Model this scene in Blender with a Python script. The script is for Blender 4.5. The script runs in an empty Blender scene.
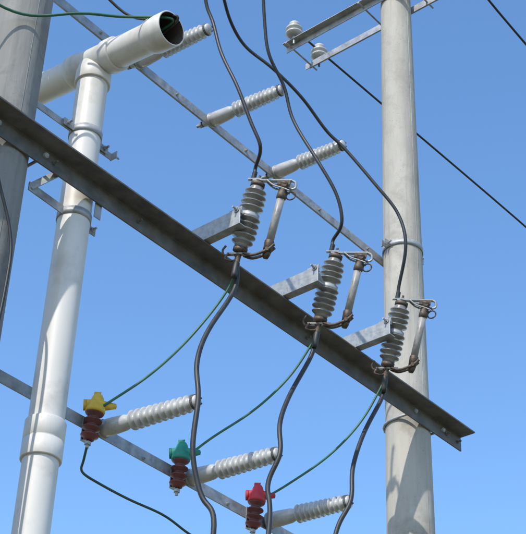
import bpy, math, random
from mathutils import Vector as V, Matrix
random.seed(4)
sc=bpy.context.scene
# ------------------------------------------------------------------ materials
def mat(name,c1,c2,rough=.6,metal=0.,scale=6.,stretch=(1,1,1),bump=.0,bscale=60.,detail=4,c3=None,s3=2.5,lo=.35,hi=.65,spec=.5,coat=0,pits=0,streak=None):
    m=bpy.data.materials.new(name); m.use_nodes=True; n=m.node_tree; N=n.nodes; L=n.links
    b=N['Principled BSDF']; b.inputs['Roughness'].default_value=rough; b.inputs['Metallic'].default_value=metal
    b.inputs['Specular IOR Level'].default_value=spec; b.inputs['Coat Weight'].default_value=coat
    tc=N.new('ShaderNodeTexCoord'); mp=N.new('ShaderNodeMapping'); mp.inputs['Scale'].default_value=stretch
    L.new(tc.outputs['Object'],mp.inputs['Vector'])
    t=N.new('ShaderNodeTexNoise'); t.inputs['Scale'].default_value=scale; t.inputs['Detail'].default_value=detail; t.inputs['Roughness'].default_value=.65
    L.new(mp.outputs[0],t.inputs['Vector'])
    r=N.new('ShaderNodeValToRGB'); r.color_ramp.elements[0].position=lo; r.color_ramp.elements[1].position=hi
    r.color_ramp.elements[0].color=(*c1,1); r.color_ramp.elements[1].color=(*c2,1)
    L.new(t.outputs['Fac'],r.inputs[0]); col=r.outputs[0]
    if c3:
        t3=N.new('ShaderNodeTexNoise'); t3.inputs['Scale'].default_value=s3; t3.inputs['Detail'].default_value=5; t3.inputs['Roughness'].default_value=.7
        L.new(tc.outputs['Object'],t3.inputs['Vector'])
        r3=N.new('ShaderNodeValToRGB'); r3.color_ramp.elements[0].position=.52; r3.color_ramp.elements[1].position=.7
        L.new(t3.outputs['Fac'],r3.inputs[0])
        mx=N.new('ShaderNodeMix'); mx.data_type='RGBA'; L.new(r3.outputs[0],mx.inputs[0]); L.new(col,mx.inputs[6]); mx.inputs[7].default_value=(*c3,1)
        col=mx.outputs[2]
    if streak:
        # long vertical rain streaks
        sm=N.new('ShaderNodeMapping'); sm.inputs['Scale'].default_value=(22,22,.55); L.new(tc.outputs['Object'],sm.inputs['Vector'])
        ts=N.new('ShaderNodeTexNoise'); ts.inputs['Scale'].default_value=1; ts.inputs['Detail'].default_value=3; L.new(sm.outputs[0],ts.inputs['Vector'])
        rs=N.new('ShaderNodeMapRange'); rs.inputs[1].default_value=.54; rs.inputs[2].default_value=.74; rs.inputs[4].default_value=.6; L.new(ts.outputs['Fac'],rs.inputs[0])
        mx=N.new('ShaderNodeMix'); mx.data_type='RGBA'; L.new(rs.outputs[0],mx.inputs[0]); L.new(col,mx.inputs[6]); mx.inputs[7].default_value=(*streak,1)
        col=mx.outputs[2]
    if pits:
        vo=N.new('ShaderNodeTexVoronoi'); vo.inputs['Scale'].default_value=45; L.new(tc.outputs['Object'],vo.inputs['Vector'])
        nn=N.new('ShaderNodeTexNoise'); nn.inputs['Scale'].default_value=9; L.new(tc.outputs['Object'],nn.inputs['Vector'])
        ml=N.new('ShaderNodeMath'); ml.operation='MULTIPLY'; ml.inputs[1].default_value=.22; L.new(nn.outputs['Fac'],ml.inputs[0])
        lt=N.new('ShaderNodeMath'); lt.operation='LESS_THAN'; L.new(vo.outputs['Distance'],lt.inputs[0]); L.new(ml.outputs[0],lt.inputs[1])
        m5=N.new('ShaderNodeMath'); m5.operation='MULTIPLY'; m5.inputs[1].default_value=pits; L.new(lt.outputs[0],m5.inputs[0])
        mx=N.new('ShaderNodeMix'); mx.data_type='RGBA'; L.new(m5.outputs[0],mx.inputs[0]); L.new(col,mx.inputs[6]); mx.inputs[7].default_value=(.13,.125,.115,1)
        col=mx.outputs[2]
    L.new(col,b.inputs['Base Color'])
    mr=N.new('ShaderNodeMapRange'); mr.inputs[3].default_value=max(0,rough-.12); mr.inputs[4].default_value=min(1,rough+.15)
    L.new(t.outputs['Fac'],mr.inputs[0]); L.new(mr.outputs[0],b.inputs['Roughness'])
    if bump:
        tb=N.new('ShaderNodeTexNoise'); tb.inputs['Scale'].default_value=bscale; tb.inputs['Detail'].default_value=3
        L.new(mp.outputs[0],tb.inputs['Vector']); bp=N.new('ShaderNodeBump'); bp.inputs['Strength'].default_value=bump; bp.inputs['Distance'].default_value=.004
        L.new(tb.outputs['Fac'],bp.inputs['Height']); L.new(bp.outputs[0],b.inputs['Normal'])
    return m
M={}
M['conc']=mat('concrete',(.34,.32,.28),(.45,.425,.375),.9,0,5,(1,1,.22),.55,55,c3=(.29,.27,.235),s3=3.2,spec=.2,pits=.5,streak=(.27,.25,.215))
M['concd']=mat('dark_concrete',(.17,.168,.16),(.25,.245,.23),.9,0,5,(1,1,.18),.55,55,c3=(.13,.13,.125),s3=3.2,spec=.2,pits=.4,streak=(.12,.12,.115))  # darker grey concrete tone, used on the left pole only
M['beam']=mat('weathered_dark_steel',(.095,.092,.088),(.17,.165,.155),.55,.3,9,(1,1,1),.4,40,c3=(.14,.105,.08),s3=7)
M['galv']=mat('galvanised_steel',(.27,.28,.285),(.41,.415,.415),.5,.4,14,(1,1,1),.25,60,c3=(.20,.195,.18),s3=8)
M['rust']=mat('rusty_bronze_fitting',(.06,.045,.035),(.15,.115,.09),.6,.5,30,(1,1,1),.4,90)
M['porc']=mat('grey_porcelain',(.39,.385,.37),(.50,.495,.475),.28,0,12,(1,1,1),0,c3=(.31,.295,.265),s3=9,coat=.3)
M['porcd']=mat('grey_porcelain_dark',(.165,.158,.148),(.245,.236,.222),.32,0,12,(1,1,1),0,c3=(.13,.118,.10),s3=14,coat=.25)
M['pvc']=mat('pale_pvc',(.56,.535,.49),(.63,.605,.56),.45,0,3,(1,1,.3),.08,20,c3=(.48,.45,.40),s3=3.5,streak=(.48,.46,.41))
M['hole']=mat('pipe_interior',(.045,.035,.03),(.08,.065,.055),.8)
M['cable']=mat('black_rubber_cable',(.012,.013,.014),(.028,.03,.032),.5,0,20)
M['thin']=mat('grey_sheathed_wire',(.04,.045,.05),(.08,.085,.09),.5,0,20)
M['green']=mat('green_insulated_wire',(.012,.085,.04),(.03,.13,.07),.45,0,20)
M['dgreen']=mat('dark_green_wire',(.015,.05,.035),(.03,.08,.055),.5,0,20)
M['yel']=mat('yellow_rubber',(.50,.31,.02),(.70,.46,.035),.55,0,18,c3=(.40,.26,.05),s3=16)
M['grn']=mat('green_rubber',(.0,.15,.10),(.015,.24,.16),.55,0,18,c3=(.03,.13,.10),s3=16)
M['red']=mat('red_rubber',(.34,.015,.02),(.50,.025,.03),.55,0,18,c3=(.25,.03,.03),s3=16)
M['brown']=mat('brown_red_polymer',(.085,.018,.015),(.15,.035,.028),.5,0,18)
M['tube']=mat('fuse_tube_fibreglass',(.22,.215,.205),(.33,.325,.31),.45,0,25,(1,1,.3),c3=(.16,.15,.13),s3=18)
# ------------------------------------------------------------------ mesh builder
class B:
    def __init__(s): s.v=[];s.f=[];s.m=[];s.s=[];s.mats=[]
    def mi(s,k):
        if k not in s.mats: s.mats.append(k)
        return s.mats.index(k)
    def ring(s,c,u,w,r,n): 
        i=len(s.v)
        for k in range(n):
            a=2*math.pi*k/n; s.v.append(c+u*(r*math.cos(a))+w*(r*math.sin(a)))
        return i
    def join(s,a,b,n,mi,sm=True):
        for k in range(n):
            s.f.append((a+k,a+(k+1)%n,b+(k+1)%n,b+k)); s.m.append(mi); s.s.append(sm)
    def cap(s,a,n,mi,rev=False):
        f=tuple(range(a,a+n)); s.f.append(f[::-1] if rev else f); s.m.append(mi); s.s.append(False)
    def lathe(s,p,d,prof,k,n=28,caps=True):
        p=V(p); d=V(d).normalized(); u=d.orthogonal().normalized(); w=d.cross(u); mi=s.mi(k); pr=None
        for j,(t,r) in enumerate(prof):
            i=s.ring(p+d*t,u,w,max(r,1e-4),n)
            if pr is not None: s.join(pr,i,n,mi)
            else:
                if caps: s.cap(i,n,mi,True)
            pr=i
        if caps: s.cap(pr,n,mi)
    def cyl(s,a,b,r,k,n=20,r2=None):
        a=V(a);b=V(b); l=(b-a).length; r2=r if r2 is None else r2
        pr=[(0,r),(l,r2)]
        d=(b-a).normalized(); u=d.orthogonal().normalized(); w=d.cross(u); mi=s.mi(k); prv=None
        for t,rr in pr:
            i=s.ring(a+d*t,u,w,rr,n)
            if prv is not None: s.join(prv,i,n,mi,n>8)
            prv=i
        i=s.ring(a+d*pr[0][0],u,w,pr[0][1],n); s.cap(i,n,mi,True)
        i=s.ring(a+d*pr[-1][0],u,w,pr[-1][1],n); s.cap(i,n,mi)
    def tube(s,pts,r,k,n=10,seg=8,straight=False):
        P=[V(p) for p in pts]
        if straight or len(P)==2: Q=P
        else:
            E=[P[0]*2-P[1]]+P+[P[-1]*2-P[-2]]; Q=[]
            for i in range(1,len(E)-2):
                a,b,c,d=E[i-1],E[i],E[i+1],E[i+2]
                for q in range(seg):
                    t=q/seg; Q.append(.5*((2*b)+(c-a)*t+(2*a-5*b+4*c-d)*t*t+(3*b-a-3*c+d)*t**3))
            Q.append(P[-1])
            if len(P)>4:
                for _ in range(6):
                    Q=[Q[0]]+[(Q[i-1]+Q[i]*2+Q[i+1])/4 for i in range(1,len(Q)-1)]+[Q[-1]]
        T=[(Q[min(i+1,len(Q)-1)]-Q[max(i-1,0)]).normalized() for i in range(len(Q))]
        u=T[0].orthogonal().normalized(); mi=s.mi(k); pr=None
        for q,t in zip(Q,T):
            u=(u-t*u.dot(t)).normalized(); w=t.cross(u); i=s.ring(q,u,w,r,n)
            if pr is not None: s.join(pr,i,n,mi)
            else: s.cap(i,n,mi,True)
            pr=i
        s.cap(pr,n,mi)
    def box(s,c,x,y,z,k):
        c=V(c);x=V(x);y=V(y);z=V(z); mi=s.mi(k); i=len(s.v)
        for a in(-1,1):
            for b in(-1,1):
                for d in(-1,1): s.v.append(c+x*a+y*b+z*d)
        fl=[(0,1,3,2),(4,6,7,5),(0,4,5,1),(2,3,7,6),(0,2,6,4),(1,5,7,3)]
        flip=x.cross(y).dot(z)<0
        for f in fl:
            g=tuple(i+q for q in f); s.f.append(g[::-1] if flip else g); s.m.append(mi); s.s.append(False)
    def bar(s,a,b,w,h,k,up=(0,0,1)):
        a=V(a);b=V(b);d=b-a; up=V(up); sd=d.cross(up).normalized(); u=sd.cross(d).normalized()
        s.box((a+b)/2,d/2,sd*w/2,u*h/2,k)
    def prism(s,a,b,poly,e1,e2,k):
        a=V(a);b=V(b);e1=V(e1);e2=V(e2);mi=s.mi(k);n=len(poly);i=len(s.v)
        for q in(a,b):
            for x,y in poly: s.v.append(q+e1*x+e2*y)
        for j in range(n):
            s.f.append((i+j,i+(j+1)%n,i+n+(j+1)%n,i+n+j)); s.m.append(mi); s.s.append(False)
        s.f.append(tuple(range(i,i+n))[::-1]); s.m.append(mi); s.s.append(False)
        s.f.append(tuple(range(i+n,i+2*n))); s.m.append(mi); s.s.append(False)
    def hexbolt(s,p,d,r=.011,h=.009,k='galv',nut=True,shank=.02):
        p=V(p);d=V(d).normalized()
        s.cyl(p,p+d*h,r,k,6)
        if shank: s.cyl(p,p+d*(h+shank),r*.5,k,10)
        s.cyl(p-d*.003,p,r*1.5,k,16)
    def obj(s,name,parent=None,loc=(0,0,0),bevel=0):
        loc=V(loc); me=bpy.data.meshes.new(name); me.from_pydata([tuple(v-loc) for v in s.v],[],s.f)
        for k in s.mats: me.materials.append(M[k])
        for p,m_,sm in zip(me.polygons,s.m,s.s): p.material_index=m_; p.use_smooth=sm
        import bmesh
        bm=bmesh.new(); bm.from_mesh(me); bmesh.ops.recalc_face_normals(bm,faces=bm.faces); bm.to_mesh(me); bm.free()
        o=bpy.data.objects.new(name,me); sc.collection.objects.link(o)
        if parent: o.parent=parent
        else: o.location=loc
        if bevel:
            b=o.modifiers.new('bev','BEVEL'); b.width=bevel; b.segments=2; b.limit_method='ANGLE'; b.angle_limit=math.radians(50)
        return o
def empty(name,loc):
    e=bpy.data.objects.new(name,None); e.location=loc; e.empty_display_size=.1; sc.collection.objects.link(e); return e
def Lpoly(w,h,t): return [(0,0),(w,0),(w,t),(t,t),(t,h),(0,h)]
X=V((1,0,0));Y=V((0,1,0));Z=V((0,0,1))
# ------------------------------------------------------------------ ground
g=B(); S=1500
M['ground']=mat('dry_grass_ground',(.08,.08,.04),(.19,.165,.10),.95,0,1.2,(1,1,1),.8,12,c3=(.24,.21,.155),s3=.25)
g.v=[V((-S,-S,0)),V((S,-S,0)),V((S,S,0)),V((-S,S,0))]; g.f=[(0,1,2,3)]; g.m=[g.mi('ground')]; g.s=[False]; g.obj('ground')
# ------------------------------------------------------------------ poles
def rad(z): return .1315-(z-5.8)/150
LX=-3.195
def pole(x,y,mk,top=12.):
    e=empty('utility_pole',(x,y,0)); b=B(); n=14
    prof=[(z,rad(z)) for z in [top*q/n for q in range(n+1)]]+[(top+.015,rad(top)*.6)]
    b.lathe((x,y,0),(0,0,1),prof,mk,64); 
    for s_ in(1,-1):
        a=math.radians(262); dd=V((math.cos(a),math.sin(a),0))*s_; 
        b.tube([V((x,y,0))+dd*(rad(0)-.0016),V((x,y,top))+dd*(rad(top)-.0016)],.003,mk,6,straight=True)
    b.obj('concrete_shaft',e,(x,y,0))
    return e
p1=pole(0,0,'conc'); p2=pole(LX,0,'concd')
def band(e,x,y,z,h=.045,t=.005,ears=None,name='pole_clamp'):
    b=B(); r=rad(z)+.002
    b.lathe((x,y,z-h/2),(0,0,1),[(0,r),(0,r+t),(h,r+t),(h,r)],'galv',48,caps=False)
    for a in (ears or []):
        d=V((math.cos(a),math.sin(a),0)); q=V((x,y,z))+d*(r+.02); sd=V((-d.y,d.x,0))
        for sgn in(-1,1):
            b.box(q+sd*.012*sgn,d*.03,sd*.0025,Z*h/2,'galv')
        b.hexbolt(q+sd*.015,sd); b.hexbolt(q-sd*.015,-sd)
    return b.obj(name,e,(x,y,0))
band(p1,0,0,6.90,.04,.005,[math.radians(170),math.radians(-10)])
band(p2,LX,0,6.92,.04,.005,[math.radians(-20)])
def ubolt(e,x,z,yb,k='galv'):
    b=B(); r=rad(z)+.009; pts=[V((x-r,yb-.02,z)),V((x-r,0,z))]
    pts+= [V((x-r*math.cos(a),r*math.sin(a),z)) for a in [math.pi*q/10 for q in range(1,10)]]
    pts+=[V((x+r,0,z)),V((x+r,yb-.02,z))]
    b.tube(pts,.008,k,10,straight=True)
    for s_ in(-1,1): b.cyl((x+s_*r,yb-.012,z),(x+s_*r,yb+.0,z),.015,k,6)
    b.obj('u_bolt',e,(x,0,0))
for e,x in((p1,0),(p2,LX)): ubolt(e,x,5.625,-.147)
# ------------------------------------------------------------------ heavy beam (angle steel)
b=B(); a=V((-4.1,-.137,5.672)); c=V((.345,-.137,5.672))
b.prism(a,c,Lpoly(.112,.100,.010),-Y,-Z,'beam')
for x in (-3.0,-2.45,-1.75,-1.15,-.45,.18,.3):
    b.hexbolt((x,-.148,5.615),-Y,.010,.009,'beam')
b.obj('steel_crossarm',loc=(-1.8,-.14,5.67),bevel=.002)
# ------------------------------------------------------------------ thin rails carrying the insulators
def rail(z0,z1,x0,x1):
    b=B(); b.prism((x0,.135,z0),(x1,.135,z1),Lpoly(.056,.060,.006),Y,-Z,'galv')
    return b
b=rail(6.965,6.895,-4.1,.28)
for x in(-2.6,-2.0,-1.4,-.7,-.2): b.hexbolt((x,.134,6.965-(x+4.1)*.016-.03),-Y,.009,.008,shank=.008)
b.obj('steel_rail',loc=(-1.8,.14,6.93),bevel=.0012)
b=rail(4.695,4.65,-4.1,.9)
for x in(-2.6,-2.0,-1.4,-.7): b.hexbolt((x,.134,4.63),-Y,.009,.008,shank=.008)
b.obj('steel_rail',loc=(-1.8,.14,4.66),bevel=.0012)
# ------------------------------------------------------------------ porcelain crossarm insulators (horizontal line posts)
def insul(base,tip,mk='porc'):
    base=V(base);tip=V(tip); d=(tip-base).normalized(); L=(tip-base).length
    e=empty('porcelain_line_post_insulator',base)
    b=B(); st=.165; n=10; pr=[(.0,.030),(.004,.041),(.05,.0415),(st-.03,.037),(st-.012,.031)]
    end=L-.035; p=(end-st)/n
    for k in range(n):
        t=st+k*p; R=.0475-.0008*k
        pr+=[(t,.0255),(t+p*.25,.028),(t+p*.45,R-.004),(t+p*.53,R),(t+p*.60,R-.001),(t+p*.66,R-.010),(t+p*.80,.0255)]
    pr+=[(end,.026),(end+.012,.025)]
    b.lathe(base,d,pr,mk,32); b.obj('porcelain_body',e,base)
    b=B(); b.lathe(base-d*.055,d,[(0,.0),(0,.022),(.045,.024),(.05,.044),(.06,.045),(.06,.0)],'galv',26,caps=False)
    b.cyl(base-d*.11,base-d*.05,.010,'galv',12); b.cyl(base-d*.085,base-d*.07,.02,'galv',6); b.obj('base_stud',e,base)
    b=B(); t=base+d*(L-.028)
    b.lathe(t,d,[(0,.0),(0,.026),(.006,.031),(.028,.030),(.034,.022),(.034,0)],mk,24,caps=False)
    b.cyl(t+d*.015-Z*.02,t+d*.015+Z*.036,.009,'thin',10)
    for q in(0,.007,): b.lathe(t+d*(.008+q),d,[(0,.030),(.002,.0345),(.004,.0345),(.006,.030)],'thin',20,caps=False)
    b.tube([t+d*.034+Z*.022+X*.02,t+d*.02+Z*.034,t+d*.0+Z*.02-X*.024,t+d*.02-Z*.022,t+d*.034+X*.022],.004,'thin',8)
    b.obj('conductor_groove_cap',e,base)
up=[((-2.315,.12,6.91),(-2.295,-.372,6.875)),((-1.715,.12,6.90),(-1.692,-.378,6.875)),((-1.13,.12,6.895),(-1.115,-.365,6.87))]
lo=[((-2.285,.115,4.655),(-2.25,-.43,4.63)),((-1.69,.115,4.65),(-1.657,-.40,4.635)),((-1.095,.115,4.65),(-1.062,-.365,4.635))]
for q in up+lo: insul(*q)
# ------------------------------------------------------------------ fuse cutouts + arms
def fuse(B0,armx):
    B0=V(B0); ax=V((-.02,-.11,.325)); T=B0+ax; d=ax.normalized(); L=ax.length; off=V((.08,-.106,0)); od=off.normalized()
    sd=od.cross(d).normalized()
    e=empty('fuse_cutout',B0)
    b=B(); n=10; m0=.02; p=(L-2*m0)/n; pr=[(0,.030),(m0,.036)]
    for k in range(n):
        t=m0+k*p; R=.060 if k not in(5,) else .046
        if k in(0,n-1): R=.054
        pr+=[(t+p*.1,.036),(t+p*.35,R-.004),(t+p*.5,R),(t+p*.60,R-.001),(t+p*.66,R-.014),(t+p*.85,.036)]
    pr+=[(L-m0,.036),(L,.030)]
    b.lathe(B0,d,pr,'porcd',36); b.obj('porcelain_body',e,B0)
    b=B(); mid=B0+ax*.5
    b.lathe(mid-d*.014,d,[(0,.045),(0,.050),(.028,.050),(.028,.045)],'galv',30,caps=False)
    end=V((armx+.015,-.445,5.765))
    b.bar(mid-X*.045,end,.006,.045,'galv',up=Z); b.bar(end+Y*.05,end-Y*.03,.006,.045,'galv')
    b.hexbolt(end-X*.02-Y*.01,-X,.011)
    b.hexbolt(mid-X*.06+Y*.03,-Y,.010)
    b.obj('mounting_bracket',e,B0)
    b=B(); b.lathe(T-d*.004,d,[(0,.036),(.018,.036),(.026,.022),(.026,0)],'rust',24); b.lathe(B0+d*.004,-d,[(0,.036),(.018,.036),(.026,.022),(.026,0)],'rust',24)
    b.obj('end_caps',e,B0)
    tt=T+off; b=B(); a0=T+d*.028
    b.bar(a0-od*.03,a0+od*.165,.032,.007,'galv',up=d)
    b.bar(a0+od*.05-d*.012,tt+od*.04-d*.02,.024,.005,'rust',up=d)
    b.cyl(tt-sd*.024,tt+sd*.024,.013,'rust',12)
    b.box(tt+d*.012-od*.005,od*.032,sd*.017,d*.011,'rust')
    for s_ in(-1,1):
        b.tube([a0+od*.04+sd*.014*s_,a0+od*.08+sd*.018*s_-d*.03,tt+sd*.018*s_-d*.02,tt+od*.035+sd*.02*s_-d*.035],.0045,'galv',8)
    b.tube([a0+od*.165,a0+od*.185-d*.012,a0+od*.19-d*.04,a0+od*.165-d*.05],.0065,'galv',8)
    b.hexbolt(a0,d,.013,.011,'rust',shank=.018); b.cyl(a0-od*.03+d*.004,a0-od*.03+d*.05,.013,'cable',10)
    b.bar(a0-od*.055+d*.009,a0+od*.01+d*.009,.026,.006,'galv',up=d)
    b.obj('upper_contact',e,B0)
    b=B(); t0=B0+off
    b.lathe(t0+d*.02,d,[(0,.0),(0,.0195),(L-.05,.0195),(L-.05,0)],'tube',24,caps=False)
    b.lathe(t0-d*.02,d,[(0,.012),(0,.021),(.06,.0245),(.066,.0195)],'rust',20)
    b.lathe(t0+d*(L-.075),d,[(0,.0195),(.005,.025),(.03,.025),(.034,.022),(.075,.022),(.08,.027),(.09,.025),(.095,.0)],'rust',20)
    rc=t0+d*(L-.055)+od*.045; b.tube([rc+od*.022*math.cos(q*math.pi/6)+d*.022*math.sin(q*math.pi/6) for q in range(13)],.004,'rust',8,straight=True)
    b.obj('fuse_tube',e,B0)
    b=B(); c0=B0-d*.028
    b.bar(c0-od*.06,c0+od*.06,.034,.007,'galv',up=d)
    for s_ in(-1,1):
        b.tube([c0+od*.02+sd*.019*s_,c0+od*.07+sd*.022*s_-d*.012,t0+sd*.024*s_-d*.014,t0+od*.03+sd*.024*s_+d*.016],.0075,'rust',8)
    b.cyl(t0-sd*.033-d*.01,t0+sd*.033-d*.01,.010,'rust',12)
    b.lathe(t0-d*.05,d,[(0,.0),(0,.013),(.02,.02),(.045,.02),(.045,0)],'rust',16,caps=False)
    b.tube([c0-od*.04,c0-od*.07-d*.005,c0-od*.085+d*.02,c0-od*.075+d*.045],.0055,'rust',8)
    b.tube([c0-od*.05+sd*.015,c0-od*.06+sd*.02-d*.03,c0-od*.03+sd*.015-d*.04,c0+od*.0-d*.03],.0055,'rust',8)
    b.hexbolt(c0-od*.01,-d,.013,.012,'rust'); b.cyl(c0,c0-d*.045,.013,'rust',12)
    b.obj('lower_hinge',e,B0)
    b=B(); b.prism((armx,-.10,5.676),(armx,-.475,5.676),[(0,0),(.0,.095),(.006,.095),(.006,.006),(.05,.006),(.05,0)],X,Z,'galv')
    b.hexbolt((armx+.028,-.19,5.683),Z)
    b.obj('support_arm',loc=(armx,-.2,5.68),bevel=.0015)
    return a0-od*.03+d*.05, c0-d*.045
FT=[];FB=[]
for B0,ax in (((-1.99,-.40,5.61),-2.09),((-1.335,-.385,5.55),-1.475),((-.74,-.385,5.57),-.845)):
    t,q=fuse(B0,ax); FT.append(t); FB.append(q)
# ------------------------------------------------------------------ cables
def cm(s): return [V(tuple(float(q)/100 for q in p.split(','))) for p in s.split()]
def cable(name,pts,r,k,lug=None):
    b=B(); b.tube(pts,r,k,12,10)
    if lug:
        p,dr=lug; b.lathe(p,dr,[(0,r*1.15),(.005,r*1.4),(.07,r*1.35),(.09,r*1.02)],'cable',14)
    return b.obj(name,loc=pts[0])
cable('power_cable',cm("-237,-39,709 -233,-38,700 -229.5,-40,690 -227,-45,667 -223,-54,642 -216,-58,621 -210,-60,608")+[FT[0]+Z*.03,FT[0]-Z*.02],.0095,'cable')
cable('power_cable',cm("-196,-44,740 -190,-41,722 -183,-39,703 -170,-40,688 -163,-41,668 -156,-53,638 -147,-59,618 -141,-58,603")+[FT[1]+Z*.03,FT[1]-Z*.02],.0095,'cable')
cable('power_cable',cm("-205,-21,746 -189,-14,739 -174,-13,731 -159,-21,721 -140,-28,708 -122,-32,693 -112,-38,683 -99,-50,659 -89,-58,641 -85,-60,620")+[FT[2]+Z*.03,FT[2]-Z*.02],.0095,'cable')
cable('power_cable',[FB[0]+Z*.02]+cm("-197,-36,540 -215,-37,507 -224,-40,484 -226,-44.5,464 -226,-43,439 -221,-45,419 -218,-51,403 -222,-40,340 -240,-10,250 -245,0,30"),.0118,'cable',(FB[0],V((-.1,.08,-1))))
cable('power_cable',[FB[1]+Z*.02]+cm("-133,-33,536 -151,-34,504 -163,-38,481 -166,-41.5,463 -168,-36,448 -168,-38,425 -175,-30,340 -185,-10,250 -190,0,30"),.0118,'cable',(FB[1],V((0,.2,-1))))
cable('power_cable',[FB[2]+Z*.02]+cm("-71,-33,541 -90,-34,510 -103,-36,483 -107,-38,463 -112,-32,445 -118,-30,400 -130,-10,300 -135,0,30"),.0118,'cable',(FB[2],V((.1,.2,-1))))
cable('earth_wire',cm("-237,4,471 -222,-9,490 -206,-17,515 -196.5,-30,541")+[FB[0]+X*.01],.006,'green')
cable('earth_wire',cm("-178,4,472 -168,-1,484 -151,-12,503 -138,-24,525")+[FB[1]+X*.01],.006,'green')
cable('earth_wire',cm("-122,4,471 -110,-1,482 -92,-13,502 -79,-25,525")+[FB[2]+X*.01],.006,'green')
cable('ground_lead',cm("-238.5,10,452 -236,14,447 -230,21,446 -217,23,446 -195,25,447 -168,28,450 -147,27,446 -124.5,20,445 -124.5,10,451"),.006,'dgreen')
# ------------------------------------------------------------------ surge arresters on lower rail
def arrester(x,k,tw):
    e=empty('surge_arrester',(x,.11,4.65)); L0=V((x,.11,4.65)); y=.095
    d=V((.04*tw,-.10,1)).normalized(); p=V((x,y,4.545))
    b=B(); pr=[(0,.016),(.004,.024)]
    for j in range(4):
        t=.010+j*.037; pr+=[(t,.024),(t+.012,.041),(t+.016,.042),(t+.020,.040),(t+.026,.024)]
    pr+=[(.16,.024),(.165,.016)]
    b.lathe(p,d,pr,'brown',24); b.obj('polymer_housing',e,L0)
    b=B(); q=p+d*.138
    b.lathe(q,d,[(0,.034),(.0,.044),(.012,.047),(.034,.043),(.055,.033),(.08,.026),(.092,.019),(.096,0)],k,26)
    s=(V((.62+.1*tw,-.62,.06))).normalized(); c=q+d*.04
    b.lathe(c-s*.050,s,[(0,.0),(0,.017),(.006,.026),(.06,.029),(.09,.022),(.14,.012),(.143,.0)],k,22,caps=False)
    b.lathe(c-s*.058,s,[(0,.0),(0,.026),(.012,.026),(.012,.0)],k,22,caps=False)
    b.box(q+d*.098-s*.006,s*.016,d*.010,s.cross(d)*.004,k)
    b.obj('insulating_cap',e,L0)
    b=B(); b.cyl(p-d*.035,p+d*.002,.008,'galv',12); b.cyl(p-d*.020,p-d*.006,.016,'galv',6)
    b.bar(p-d*.002,V((x,.134,4.555)),.03,.005,'galv'); b.bar((x,.131,4.555),(x,.131,4.67),.03,.005,'galv',up=Y)
    b.obj('mounting_strap',e,L0)
arrester(-2.385,'yel',1); arrester(-1.80,'grn',-1); arrester(-1.245,'red',.3)
# ------------------------------------------------------------------ PVC riser
px,py=-2.75,-.04; e=empty('pvc_conduit',(px,py,0)); L0=V((px,py,0)); r=.077
b=B(); b.cyl((px,py,0),(px,py,6.38),r,'pvc',48)
b.lathe((px,py,4.25),Z,[(0,r),(0,r+.009),(.004,r+.011),(.085,r+.011),(.088,r+.007),(.092,r+.011),(.176,r+.011),(.18,r+.009),(.18,r)],'pvc',48,caps=False)
b.obj('riser_pipe',e,L0)
hd=V((0,-.97,-.13)).normalized(); tc=V((px,py-.005,6.475))
b=B()
b.lathe((px,py,6.33),Z,[(0,r),(0,r+.010),(.003,r+.012),(.07,r+.012),(.12,r+.002),(.14,r-.01)],'pvc',48,caps=False)
b.lathe(tc-hd*.16,hd,[(0,r),(0,r+.010),(.003,r+.012),(.06,r+.012),(.065,r+.004),(.255,r+.004),(.26,r+.012),(.317,r+.012),(.32,r+.010),(.32,r)],'pvc',48,caps=False)
b.obj('tee_fitting',e,L0)
b=B()
b.lathe(tc-hd*.75,hd,[(0,r),(1.12,r),(1.14,r+.004),(1.17,r+.013),(1.277,r+.013),(1.28,r+.010),(1.279,r+.006)],'pvc',48,caps=False)
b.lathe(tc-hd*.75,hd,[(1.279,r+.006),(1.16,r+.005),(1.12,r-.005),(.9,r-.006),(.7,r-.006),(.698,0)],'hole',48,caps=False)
b.obj('weather_mouth_pipe',e,L0)
mouth=tc+hd*.49
b=B(); z=6.0
b.lathe((px,py,z-.02),Z,[(0,r),(0,r+.005),(.04,r+.005),(.04,r)],'galv',40,caps=False)
for s_ in(-1,1):
    for o_ in(-.006,.006): b.box((px+s_*(r+.035),py+o_,z),X*.035,Y*.002,Z*.02,'galv')
    b.hexbolt((px+s_*(r+.045),py-.01,z),-Y,.012,.01)
b.bar((px-.32,py+.012,z+.0),(px-r-.01,py+.012,z),.005,.04,'galv',up=Z)
b.bar((px+r+.02,py+.012,z),(px+.19,py+.012,z),.005,.04,'galv',up=Z)
b.box((px+.19,py-.004,z),X*.0025,Y*.022,Z*.021,'galv'); b.hexbolt((px+.1925,py-.008,z),X,.010,.01)
b.obj('upper_clamp',e,L0)
b=B(); z=5.50
b.lathe((px,py,z-.02),Z,[(0,r),(0,r+.005),(.04,r+.005),(.04,r)],'galv',40,caps=False)
b.box((px+(r+.03),py,z),X*.03,Y*.003,Z*.02,'galv'); b.hexbolt((px+r+.035,py-.006,z),-Y,.012)
b.bar((px-r-.0,py-.01,z),(px-.30,py-.02,z),.006,.045,'galv',up=Z); b.bar((px-.29,py-.02,z),(px-.2,-.13,5.60),.006,.035,'galv',up=Z)
b.box((px+.06,-.13,5.56),X*.02,Y*.0025,Z*.06,'galv')
b.obj('lower_clamp',e,L0)
cable('green_lead',cm("-400,-5,640 -337,-9,633 -309,-29,641 -292,-40,645")+[mouth+V((0,-.05,.05)),mouth+V((0,.10,.02))],.007,'green')
cable('control_wire',cm("-330,-20,690 -287,-35,655")+[mouth+V((.01,-.06,.068)),mouth+V((.02,.1,.0))],.007,'cable')
cable('control_wire',[V((-3.36,-.16,5.56)),V((-3.29,-.155,5.35)),V((-3.17,-.155,5.1)),V((-3.16,-.16,4.8)),V((-3.175,-.15,4.0)),V((-3.18,-.17,.1))],.007,'cable')
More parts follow.
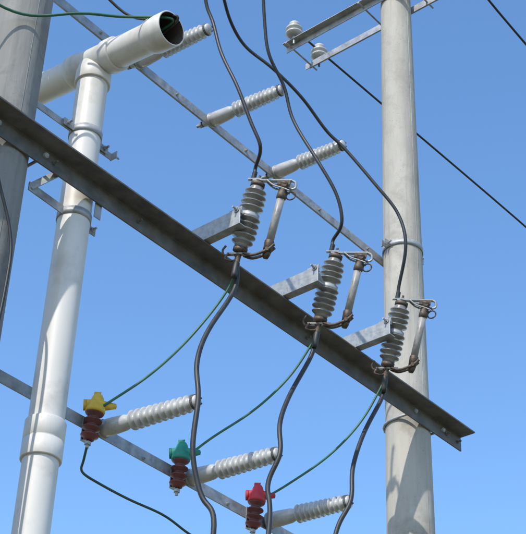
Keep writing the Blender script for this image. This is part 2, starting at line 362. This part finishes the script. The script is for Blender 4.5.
# ------------------------------------------------------------------ top double crossarm of the right pole
e=empty('double_crossarm',(0,0,9.13))
for s_ in(-1,1):
    b=B(); x=s_*(rad(9.13)+.004)
    b.prism((x,.93,9.16),(x,-.93,9.16),[(0,0),(s_*.058,0),(s_*.058,-.006),(s_*.006,-.006),(s_*.006,-.06),(0,-.06)],X,Z,'galv')
    b.obj('angle_arm',e,(0,0,9.13))
b=B()
for y in(-.88,-.2,.2,.88): b.cyl((-.19,y,9.125),(.19,y,9.125),.007,'galv',10)
b.obj('through_bolts',e,(0,0,9.13))
def pin(x,y):
    o=V((x,y,9.16)); e=empty('pin_insulator',o); q=1.25
    pr=[(0,.02),(.0,.035),(.008,.055),(.018,.055),(.026,.034),(.036,.034),(.042,.054),(.052,.056),(.062,.042),(.07,.034),(.078,.028),(.086,.036),(.098,.034),(.104,.016),(.105,0)]
    b=B(); b.lathe(o+Z*.035,Z,[(t*q,r_*q*.95) for t,r_ in pr],'porc',28); b.obj('porcelain_body',e,o)
    b=B(); b.cyl(o-Z*.05,o+Z*.05,.009,'galv',12); b.cyl(o+Z*.001,o+Z*.012,.02,'galv',6); b.obj('steel_pin',e,o)
for x in(-.155,.155):
    for y in(.83,-.56): pin(x,y)
cable('overhead_line',[V((-.155,.83,9.275)),V((0,.83,9.265)),V((.155,.83,9.275)),V((2.68,.62,9.07)),V((9,.3,8.9)),V((30,-1,9.4))],.0085,'cable')
cable('overhead_line',[V((-.155,-.56,9.275)),V((0,-.56,9.265)),V((.155,-.56,9.275)),V((.99,-.54,9.12)),V((8,-.6,8.9)),V((30,-1.5,9.4))],.0085,'cable')
# ------------------------------------------------------------------ sky, sun
SAZ,SEL=194,46
w=bpy.data.worlds.new("World"); sc.world=w; w.use_nodes=True; n=w.node_tree; bg=n.nodes['Background']
st=n.nodes.new('ShaderNodeTexSky'); st.sky_type='NISHITA'; st.sun_disc=False; st.sun_elevation=math.radians(SEL); st.sun_rotation=math.radians(90-SAZ)
st.air_density=1.0; st.dust_density=.6; st.ozone_density=2.0
hs=n.nodes.new('ShaderNodeHueSaturation'); hs.inputs['Saturation'].default_value=1.16; hs.inputs['Value'].default_value=1.9
n.links.new(st.outputs[0],hs.inputs['Color']); n.links.new(hs.outputs[0],bg.inputs[0]); bg.inputs[1].default_value=.15
sl=bpy.data.lights.new('sun','SUN'); sl.energy=4.3; sl.angle=math.radians(.5); sl.color=(1,.95,.87)
so=bpy.data.objects.new('sun',sl); sc.collection.objects.link(so); so.location=(-8,0,15)
sd=V((math.cos(math.radians(SAZ))*math.cos(math.radians(SEL)),math.sin(math.radians(SAZ))*math.cos(math.radians(SEL)),math.sin(math.radians(SEL))))
so.rotation_euler=sd.to_track_quat('Z','Y').to_euler()
# ------------------------------------------------------------------ camera
cd=bpy.data.cameras.new('camera'); co=bpy.data.objects.new('camera',cd); sc.collection.objects.link(co)
cd.sensor_fit='VERTICAL'; cd.sensor_height=24; cd.lens=1412/534*24; cd.clip_end=5000; cd.clip_start=.05
Rr=V((0.63895,-0.76853,0.03329));U=V((-0.45842,-0.34566,0.81876));W=V((0.61774,0.53840,0.57317))
co.matrix_world=Matrix(((Rr.x,U.x,-W.x,-6.128),(Rr.y,U.y,-W.y,-4.157),(Rr.z,U.z,-W.z,1.6),(0,0,0,1)))
sc.camera=co
sc.view_settings.view_transform='Standard'; sc.view_settings.look='None'; sc.view_settings.exposure=0
